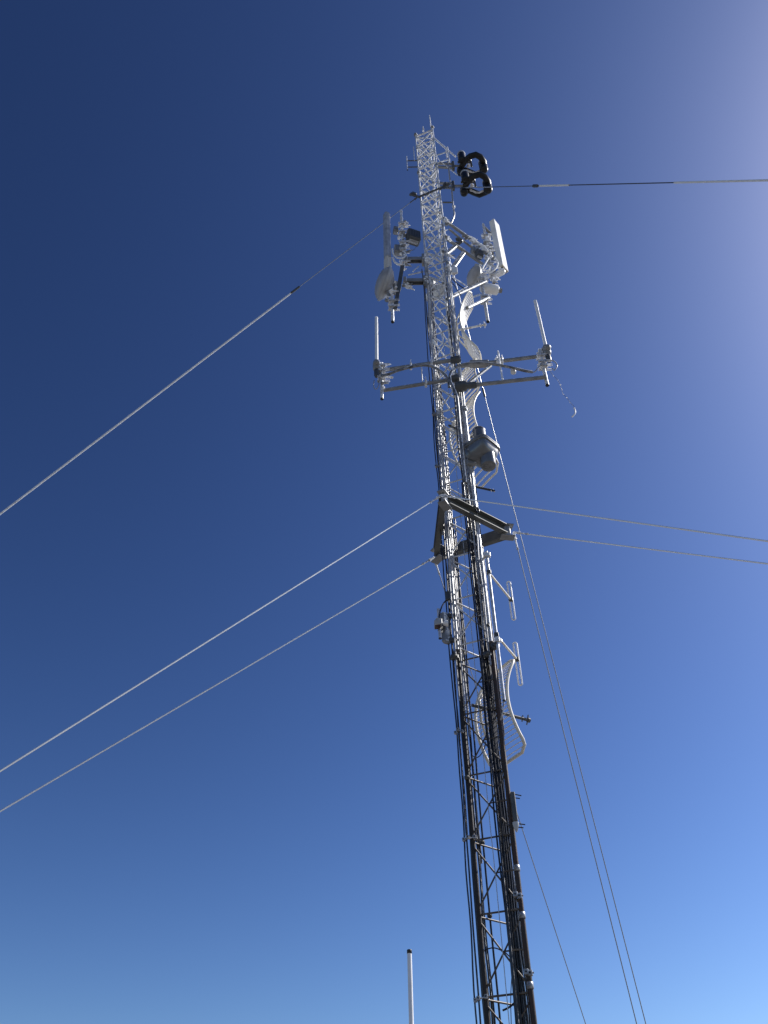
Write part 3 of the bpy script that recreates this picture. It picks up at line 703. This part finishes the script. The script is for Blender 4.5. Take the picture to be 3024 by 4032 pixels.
# ------------------------------------------------------------------ side arms with whip antennas
c5 = px_c(1440, 1220, 4.1475); c6 = px_c(1780, 1150, 3.318)
Yf = 8.62
zu, zl = at(1811, 1413, Yf).z, at(1761, 1495, Yf).z
lu0, lu1 = Vector(at(1812, 1414, Yf)), athz(1500, 1459, zu)
ll0, ll1 = Vector(at(1806, 1489, Yf)), athz(1500, 1539, zl)
print('left arm depth', lu1, ll1)
sl = thing('side_arm', 'left side arm of two grey tubes with a white whip at its end', 'side arm', lu0, 'side arms for whip antennas')
def straight(name, mt, par, a, b_, r, rough=0.): MB().tube([a, b_], r, 12, step=.06 if rough else None, rough=rough).build(name, mt, par)
straight('arm_tube', 'channel_icy', sl, lu0, lu1, .035); straight('arm_tube', 'channel_icy', sl, ll0, ll1, .032)
Yle = (lu1.y+ll1.y)/2
v0, v1 = vert(1504, 1570, Yle-.05, 1430)
straight('end_post', 'icy', sl, v0, v1, .026, .06)
straight('post_end', 'black', sl, v0-Z_*.012, v0, .027)
straight('tie_rod', 'icy', sl, lu0.lerp(lu1, .488), Vector((lu0.lerp(lu1, .488).x, lu0.lerp(lu1, .488).y, zl)), .010, .1)
for e, nm in ((lu0, 'u'), (ll0, 'l')):
    b = MB(); b.lathe(e, (lu0-lu1), [(-.16, .05), (-.15, .062), (-.02, .066), (.0, .06), (.0, .045), (.012, .045)], 18); b.build('end_hub', 'slate', sl)
for f_ in (.24, .62, .29, .66):
    tt = lu0 if f_ < .7 else ll0
for a, e, f_ in ((lu0, lu1, .36), (lu0, lu1, .62), (ll0, ll1, .42)):
    c = a.lerp(e, f_); b = MB(); b.box(c, X_*.02, Y_*.05, Z_*.055, 0, .01); b.tube([c+Vector((0, -.06, -.07)), c+Vector((0, -.06, .1))], .008, 6); b.build('u_bolt_clamp', 'icy', sl)
def whip(label, xb, yb, xt, yt, Y, mts):
    a, e = vert(xb, yb, Y, yt); t = thing('whip_antenna', label, 'antenna', a-Z_*.3, 'white whip antennas on side arms')
    k = a.lerp(e, .58)
    MB().tube([a, k], .028, 14).build('lower_radome', mts[0], t)
    MB().tube([k+Z_*.001, e], .029, 14, step=.05, rough=.06).build('upper_radome', mts[1], t)
    b = MB(); b.lathe(a, Z_, [(-.22, .035), (-.2, .062), (-.15, .066), (-.08, .066), (-.02, .06), (.04, .036)], 18); b.lathe(a-Z_*.12-Y_*.05, -Y_, [(0, .06), (.05, .055), (.07, .03)], 16); b.build('base_collar', 'channel_icy', t)
    b = MB(); b.lathe(a-Z_*.4, Z_, [(0, .03), (.04, .045), (.16, .045), (.18, .03)], 12); b.lump(a-Z_*.3+X_*.03, .03); b.build('connector', 'slate', t)
    return t
whip('white whip antenna with a grey frosted top, on the left side arm', 1483, 1425, 1483, 1251, Yle-.08, ('fibre', 'fibre_icy'))
zr_u, zr_l = at(1961, 1424, 8.75).z, at(1840, 1519, 8.62).z
ru1 = athz(2140, 1401, zr_u); ru0 = athz(1815, 1442, zr_u)
rl0, rl1 = at(1815, 1522, 8.62), athz(2150, 1485, zr_l)
print('right arm depth', ru0, ru1, rl0, rl1)
sr = thing('side_arm', 'right side arm of two grey tubes with a diagonal brace and a white whip', 'side arm', rl0, 'side arms for whip antennas')
straight('arm_tube', 'channel_icy', sr, ru0, ru1, .034); straight('arm_tube', 'channel_icy', sr, rl0, rl1, .034)
straight('diagonal_tube', 'channel_icy', sr, athz(1931, 1441, zr_u-.06), at(1843, 1510, 8.63), .028)
Yre = (ru1.y+rl1.y)/2
v0, v1 = vert(2155, 1516, Yre-.03, 1378)
straight('end_post', 'icy', sr, v0, v1, .03, .05); straight('post_end', 'black', sr, v0-Z_*.012, v0, .031)
k = rl0.lerp(rl1, .5); straight('tie_rod', 'fibre_icy', sr, athz(1980, 1500, zr_l), Vector((athz(1980, 1500, zr_l).x, athz(1980, 1500, zr_l).y, zr_u)), .014, .15)
b = MB(); b.lathe(rl0, rl1-rl0, [(-.1, .06), (-.08, .085), (.08, .09), (.1, .06), (.25, .055)], 16); b.build('end_hub', 'slate', sr)
b = MB(); b.box(ru0.lerp(ru1, .22), X_*.16, Y_*.06, Z_*.045, 0, .01); b.build('sleeve_clamp', 'channel_icy', sr)
for f_ in (.44, .5):
    c = ru0.lerp(ru1, f_); b = MB(); b.box(c, X_*.02, Y_*.05, Z_*.055, 0, .01); b.lump(c+Z_*.07, .035); b.tube([c+Vector((0, -.05, -.09)), c+Vector((0, -.05, .1))], .008, 6); b.build('u_bolt_clamp', 'icy', sr)
clamps(sr, (v0, v1), .03, (.5, .62, .8)); clutter(sr, (v0.lerp(v1, .42), v1), 10, .05, .015, .03, seed=21)
clamps(sl, (vert(1504, 1570, Yle-.05, 1430)), .026, (.55, .75, .9)); clutter(sl, (vert(1500, 1535, Yle-.05, 1430)), 12, .05, .015, .03, seed=22)
whip('white whip antenna leaning on the right side arm', 2149, 1366, 2108, 1185, Yre-.05, ('fibre', 'fibre'))
b = MB(); b.lathe(at(2021, 1463, 8.6), Z_, [(-.04, .03), (-.03, .045), (.03, .045), (.04, .03)], 10); b.tube([at(2021, 1462, 8.6), at(2018, 1447, 8.6)], .01, 6); lonely(b, 'cable_weight', 'panelgrey', 'small round pale clip hanging under the right draped cable', 'clip')
Yd = 8.52
drape('thick black cable draped from the left whip down to the mast', [at(1503, 1479, Yle-.1)]+[at(*c5(x, y), Yd+.1) for x, y in ((380, 1050), (500, 1000), (620, 965), (760, 930), (900, 905), (1020, 910), (1130, 945), (1240, 1010), (1310, 1075), (1350, 1150), (1365, 1260))], .024, 'drape', grp='thick draped cables')
drape('thick black cable draped from the right whip and curling down the mast front', [at(2096, 1465, 8.6), at(2066, 1460, 8.55)]+[at(x, y, Yd) for x, y in ((2021, 1449), (1973, 1439), (1925, 1432), (1870, 1430), (1815, 1437), (1785, 1455), (1772, 1477), (1773, 1500), (1784, 1527), (1797, 1556), (1803, 1600), (1810, 1680), (1822, 1800), (1832, 1900))], .024, 'drape', grp='thick draped cables')
drape('thin pale jumper looping up to the right whip connector', [at(x, y, Yre-.1) for x, y in ((2096, 1466), (2108, 1462), (2124, 1441), (2145, 1425), (2169, 1418), (2188, 1428), (2193, 1442), (2184, 1457), (2175, 1450))], .010, 'cable_grey')
drape('thin pale jumper loop below the left whip connector', [at(*c5(x, y), Yle-.12) for x, y in ((140, 1150), (130, 1230), (150, 1290), (190, 1280), (220, 1200), (225, 1110))], .008, 'cable_grey')
b = MB(); b.bar(at(*c5(280, 1090), Yle-.12), at(*c5(445, 1105), Yle-.1), .05, .015, bev=.004); b.lump(at(*c5(430, 1104), Yle-.1), .02); lonely(b, 'ice_blade', 'rime', 'white blade of ice sticking out beside the left whip base', 'ice')
st = thing('dangling_tie', 'thin frayed string with a white curl dangling beyond the right side arm', 'string', at(2253, 1641, 8.6))
pts = [at(x, y, 8.6) for x, y in ((2166, 1462), (2180, 1480), (2196, 1497), (2206, 1515), (2211, 1533), (2218, 1552), (2232, 1566), (2246, 1585), (2262, 1602))]
MB().tube(smooth_path(pts, 3), .0028, 6).build('string', 'darkrope', st)
b = MB(); 
for q_ in pts[1:-1]: b.lump(q_+Vector((random.uniform(-.01, .01), 0, 0)), random.uniform(.006, .014))
b.build('ice_beads', 'rime', st)
MB().tube(smooth_path([at(2260, 1606, 8.6), at(2265, 1618, 8.6), at(2263, 1630, 8.6), at(2253, 1641, 8.6)], 4), [.012]*12+[.014], 8).build('curl', 'fibre', st)

# ------------------------------------------------------------------ grid dishes
def grid(label, V, hd, W, H, F, rods_along, nr, rc=.12, tilt=0., mt='alu', rr=.006, feed=.5, boom='icy', bt=.018):
    """parabolic grid, vertex V, boresight heading hd, rods upright ('v') or level ('h')"""
    t = thing('grid_dish', label, 'grid antenna', V, 'grid dish antennas')
    bdir = head(hd); u = Vector((bdir.y, -bdir.x, 0)); u = u if u.y < 0 else -u    # u points to the near side
    def S(s_, h): return V+u*s_+Z_*h+bdir*((h*h+s_*s_*.35)/(4*F)-tilt*h)
    def half(h):       # half width at height h with rounded corners
        k = abs(h)-(H/2-rc)
        return W/2 if k <= 0 else W/2-rc+math.sqrt(max(0, rc*rc-k*k))
    def halfh(s_):
        k = abs(s_)-(W/2-rc)
        return H/2 if k <= 0 else H/2-rc+math.sqrt(max(0, rc*rc-k*k))
    rim = []
    for i in range(25): h = H*(-.5+i/24); rim.append(S(half(h), h))
    for i in range(1, 12): s_ = (W/2-rc)*(1-2*i/12); rim.append(S(s_, H/2))
    for i in range(25): h = H*(.5-i/24); rim.append(S(-half(h), h))
    for i in range(1, 12): s_ = -(W/2-rc)*(1-2*i/12); rim.append(S(s_, -H/2))
    MB().tube(rim, bt, 8, closed=True).build('rim', 'tube', t)
    for i in range(nr):
        if rods_along == 'v':
            s_ = (W/2-.02)*(-1+2*(i+.5)/nr); hh = halfh(s_); pts = [S(s_, hh*(-1+j/8)) for j in range(17)]
        else:
            h = (H/2-.02)*(-1+2*(i+.5)/nr); ss = half(h); pts = [S(ss*(-1+j/3), h) for j in range(7)]
        MB().tube(pts, rr, 6).build('grid_rod', mt, t)
    for sg in (-1, 1):
        MB().tube([S(W*.25*sg, -H*.25)-bdir*.02, S(W*.12*sg, -H*.12)-bdir*.09, S(W*.12*sg, H*.12)-bdir*.09, S(W*.25*sg, H*.25)-bdir*.02], .014, 8).build('back_tube', 'tube', t)
    f_ = V+bdir*feed
    MB().tube([V-bdir*.25, f_], .02, 8).build('feed_boom', boom, t)
    b = MB()
    for k, (q_, l) in enumerate(((-.01, .055), (-.085, .035))):
        b.tube([f_+bdir*q_-Z_*l-u*l*.5, f_+bdir*q_+Z_*l+u*l*.5], .008, 6); b.tube([f_+bdir*q_-Z_*l*.5+u*l, f_+bdir*q_+Z_*l*.5-u*l], .008, 6)
    b.lathe(f_, bdir, [(-.01, .03), (.02, .03)], 10); b.build('feed_elements', boom, t)
    for q_ in (S(W/2, H/2), S(-W/2, H/2), S(W/2, -H/2), S(-W/2, -H/2), V): pass
    print(label[:24], 'NT', [round(v) for v in proj(S(W/2, H/2))], 'FT', [round(v) for v in proj(S(-W/2, H/2))], 'NV', [round(v) for v in proj(S(W/2, 0))], 'FV', [round(v) for v in proj(S(-W/2, 0))], 'NB', [round(v) for v in proj(S(W/2, -H/2))], 'FB', [round(v) for v in proj(S(-W/2, -H/2))])
    return t
VA = at(1818, 1297, 8.85)
grid('bright white slatted grid dish above the side arms, twisted like a propeller from here', VA, 103, .40, 1.84, .80, 'v', 7, .10, rr=.0125, feed=.42, bt=.013)
VD = at(1826, 1503, 9.1)
grid('white slatted grid dish half hidden behind the side arm hubs', VD, 58, .6, .85, .55, 'h', 10, .1, rr=.0125, feed=.12, bt=.015)
VB = at(1817, 1698, 9.1)
grid('white grid dish behind the dark drum beacon, rim with a row of bars', VB, 58, .66, 1.75, .55, 'h', 20, .14, tilt=.11, rr=.0125, feed=.2, boom='slate', bt=.016)
VC = at(1928, 2795, 9.05)
grid('lower cream grid dish sticking out right of the mast, black feed boom', VC, 62, .70, 1.22, .45, 'h', 24, .11, rr=.0055, feed=.56, boom='slate', bt=.02)
ba, bb = at(1868, 1916, 8.8), None
bb = athz(1948, 1933, ba.z)
fb = thing('feed_boom_antenna', 'short black boom with tiny cross rods poking right of the mast above the bracket', 'antenna', ba)
MB().tube([ba, bb], .017, 8).build('boom', 'black', fb)
for q_ in (.8, .95):
    c = ba.lerp(bb, q_); MB().tube([c-Z_*.06-Y_*.03, c+Z_*.06+Y_*.03], .005, 6).build('cross_rod', 'galv', fb)

# ------------------------------------------------------------------ drum beacon
cb_ = px_c(1780, 1650, 7.373)
c = at(*cb_(840, 880), 8.62)
be = thing('drum_beacon', 'dark grey drum on a rounded square housing, hung on the right of the mast', 'beacon', c)
q4 = R_(45); g_ = .80
def sc_(pr): return [(q_[0], q_[1]*g_, *q_[2:]) for q_ in pr]
b = MB(); b.lathe(c, Z_, sc_([(.046, .27, .5), (.06, .262, .5), (.09, .235, .4), (.13, .185, .2), (.17, .15, .0), (.175, .14, .0)]), 48, rot=q4); b.build('upper_cone', 'beacon', be)
b = MB(); b.lathe(c, Z_, sc_([(-.03, .272, .5), (-.028, .288, .5), (.0, .290, .5), (.004, .280, .5), (.010, .280, .5), (.014, .290, .5), (.043, .286, .5), (.045, .272, .5)]), 48, rot=q4); fl_ = b.build('flange', 'beacon', be)
b = MB()
for i in range(16):
    an = 2*math.pi*(i+.5)/16; pw = 5; d_ = (abs(math.cos(an))**pw+abs(math.sin(an))**pw)**(1/pw); v_ = Vector((math.cos(an)/d_, math.sin(an)/d_, 0)); v_.rotate(Matrix.Rotation(R_(45), 3, 'Z'))
    b.lathe(c+v_*.255*g_-Z_*.028, -Z_, [(0, .010), (.012, .010)], 6)
b.build('flange_bolts', 'galv', fl_)
b = MB(); b.lathe(c, Z_, sc_([(-.245, .10, .35), (-.235, .15, .35), (-.19, .215, .4), (-.12, .25, .45), (-.031, .266, .5)]), 48, rot=q4); b.build('lower_hull', 'beacon', be)
b = MB(); b.lathe(c, Z_, [(.172, .100, 0), (.40, .100, 0), (.425, .092, 0), (.435, .05, 0)], 32); b.lathe(c, Z_, [(.385, .103), (.40, .103)], 32); b.build('top_drum', 'beacon', be)
b = MB(); dx = Vector((.075, -.03, 0)); b.lathe(c+dx, Z_, [(-.40, .05), (-.40, .104), (-.385, .112), (-.10, .112)], 36); b.build('bottom_drum', 'beacon', be)
b = MB(); b.lathe(c+Vector((.19, .08, 0)), Z_, [(-.2, .02), (-.19, .035), (-.07, .035)], 14); b.build('vent_cap', 'red', be)
b = MB(); b.box(c+Vector((-.13, -.11, -.08)), Vector((.075, -.045, 0)), Vector((.01, .016, .0)), Z_*.016, 0, .004); b.build('side_rib', 'panelgrey', be)
e = at(*cb_(560, 1270), 8.68); b = MB(); b.box(e, X_*.07, Y_*.04, Z_*.05, 0, .01); b.bar(e, Vector((RR.x, RR.y, e.z)), .05, .05); b.tube([e-X_*.1, e+X_*.13], .012, 6); b.tube([e-X_*.1+Z_*.05, e+X_*.1+Z_*.03], .01, 6); b.bar(e+Z_*.02, c+Vector((-.05, 0, -.1)), .05, .03); b.build('mount_clamp', 'channel_icy', be)

# ------------------------------------------------------------------ folded dipole array
c66 = px_c(1650, 2200, 3.318)
v0, v1 = vert(1985, 2757, 8.62, 2172)
fd = thing('folded_dipole_array', 'slim pipe right of the mast carrying two long white dipole loops on sloping booms', 'antenna', v0)
straight('pipe', 'galv', fd, v0, v1, .019); straight('pipe_end', 'black', fd, v0-Z_*.012, v0, .02)
b = MB(); b.box(v1-Z_*.06, X_*.05, Y_*.03, Z_*.035, 0, .008); b.bar(v1-Z_*.06, Vector((RR.x, RR.y, v1.z-.06)), .03, .03); b.build('top_clamp', 'icy', fd)
zc = zof(v0.x, v0.y, 2520); b = MB(); b.bar(Vector((v0.x+.06, v0.y, zc)), Vector((RR.x, RR.y, zc)), .03, .03); b.box(Vector((v0.x, v0.y, zc)), X_*.03, Y_*.03, Z_*.035, 0, .006); b.build('lower_clamp', 'icy', fd)
for (y0, ex_, top, bot) in ((2254, (2012, 2362), (2009, 2290), (2027, 2441)), (2501, (2036, 2597), (2038, 2530), (2062, 2698))):
    zz = zof(v0.x, v0.y, y0); e = athz(ex_[0], ex_[1], zz); dirv = e-Vector((v0.x, v0.y, zz)); dirv = dirv.normalized()*min(dirv.length, .9); e = Vector((v0.x, v0.y, zz))+dirv
    print('boom', dirv)
    straight('boom', 'tube', fd, Vector((v0.x, v0.y, zz)), e, .014)
    b = MB(); b.box(Vector((v0.x, v0.y, zz)), X_*.028, Y_*.028, Z_*.03, 0, .006); b.build('boom_clamp', 'slate', fd)
    z1, z0 = zof(e.x, e.y, top[1]), zof(e.x, e.y, bot[1]); sd_ = X_; hw = .023
    lp = []
    for i in range(9): an = math.pi*i/8; lp.append(Vector((e.x, e.y, z1-hw))+sd_*math.cos(an)*hw+Z_*math.sin(an)*hw)
    for i in range(9): an = math.pi*(1+i/8); lp.append(Vector((e.x, e.y, z0+hw))+sd_*math.cos(an)*hw+Z_*math.sin(an)*hw)
    MB().tube(lp, .0105, 8, closed=True).build('dipole_loop', 'fibre', fd)
    b = MB(); b.box(e-dirv.normalized()*.01, X_*.028, Y_*.02, Z_*.03, 0, .006); b.build('feed_block', 'slate', fd)
drape('pale cable curling from the foot of the dipole pipe into the mast', [v0, at(1981, 2790, 8.62), at(1977, 2812, 8.64), at(1970, 2835, 8.7)], .008, 'cable_grey')

# ------------------------------------------------------------------ panel with four rods on the right leg
c8 = px_c(1750, 3050, 3.687)
a, e = vert(2030, 3237, 8.66, 3122)
yp = thing('rod_panel_antenna', 'narrow grey upright panel on the rusty right leg with four black rods', 'antenna', a)
b = MB(); b.box((a+e)/2, X_*.024, Y_*.04, Z_*(e.z-a.z)/2, 0, .008); b.build('panel', 'channel', yp)
b = MB(); b.lathe(a-Z_*.005, -Z_, [(0, .034), (.03, .032), (.07, .02), (.1, .006)], 14); b.build('end_horn', 'panelgrey', yp)
for (x0, y0, x1, y1) in ((2025, 3127, 2053, 3133), (2027, 3142, 2047, 3144), (2043, 3244, 2068, 3247), (2043, 3258, 2061, 3259)):
    straight('rod', 'black', yp, at(x0-6, y0-1, 8.66), at(x1, y1, 8.66), .006)

# ------------------------------------------------------------------ small units on the left leg
cc5 = px_c(1690, 2180, 5.53)
v0, v1 = vert(*cc5(238, 1840), 8.8, cc5(0, 1205)[1])
cm = thing('small_sensor_unit', 'small grey boxy head on a short upright pipe left of the mast', 'sensor', v0)
straight('pipe', 'galv', cm, v0, v1, .019); straight('pipe_end', 'black', cm, v0-Z_*.01, v0, .02)
c = at(*cc5(195, 1525), 8.76); b = MB(); b.box(c, Vector((.05, 0, .012)), Y_*.05, Z_*.04, 0, .008); b.box(c+Vector((.0, 0, .05)), X_*.03, Y_*.04, Z_*.01); b.build('head', 'panelgrey', cm)
b = MB(); b.box(c-Z_*.05+X_*-.01, X_*.035, Y_*.04, Z_*.008); b.build('red_base', 'red', cm)
b = MB(); b.lathe(c+X_*.06, X_, [(0, .02), (.02, .03), (.06, .045), (.065, .04)], 14); b.build('white_cone', 'panel', cm)
b = MB(); b.bar(at(*cc5(230, 1700), 8.8), at(*cc5(350, 1560), 8.85), .03, .06); b.build('arm', 'channel', cm)
c = at(*cc5(365, 1640), 8.87); e = at(*cc5(365, 1960), 8.87)
gp = thing('flat_panel_antenna', 'weathered grey flat panel with rounded corners strapped on the left leg', 'antenna', e)
zc_, ze_ = at(*cc5(365, 1290), 8.87).z, e.z
b = MB(); b.box(Vector((c.x, c.y, (zc_+ze_)/2)), Vector((.055, .03, 0)), Vector((-.015, .025, 0)), Z_*(zc_-ze_)/2, 0, .025); b.build('panel', 'channel_icy', gp)
b = MB(); b.box(Vector((c.x+.08, c.y, ze_+.05)), X_*.05, Y_*.03, Z_*.03, 0, .01); b.box(Vector((c.x+.08, c.y, zc_-.05)), X_*.05, Y_*.03, Z_*.03, 0, .01); b.build('mount_clamp', 'slate', gp)
b = MB(); b.box(at(1764, 2348, 8.87), X_*.035, Y_*.03, Z_*.07, 0, .012); b.lump(at(1768, 2336, 8.86), .03); lonely(b, 'bracket', 'slate', 'dark bracket on the left leg above the flat grey panel', 'bracket')
drape('black cable curving from the left leg out to the small boxy head', [at(*cc5(365, 1020), 8.85), at(*cc5(310, 1090), 8.82), at(*cc5(260, 1190), 8.8), at(*cc5(228, 1300), 8.78), at(*cc5(212, 1440), 8.77)], .010, 'cable_icy')
# short elbow pieces on the mast at the bracket
drape('black cable hook bulging left of the triangular bracket', [at(1747, 2030, 8.8), at(1732, 2045, 8.78), at(1724, 2058, 8.78), at(1730, 2066, 8.78), at(1745, 2060, 8.8)], .013, 'cable_icy')
drape('black cable loop bulging over the right arm of the triangular bracket', [at(1866, 1990, 8.6), at(1882, 2003, 8.58), at(1886, 2014, 8.58), at(1880, 2018, 8.58), at(1872, 2006, 8.6)], .012, 'cable_icy')
drape('white cable coil inside the mast above the side arms', [at(x, y, 8.7) for x, y in ((1705, 1337), (1712, 1355), (1725, 1363), (1740, 1353), (1744, 1335), (1738, 1316))], .014, 'fibre_icy', grp='frosted cable loops')
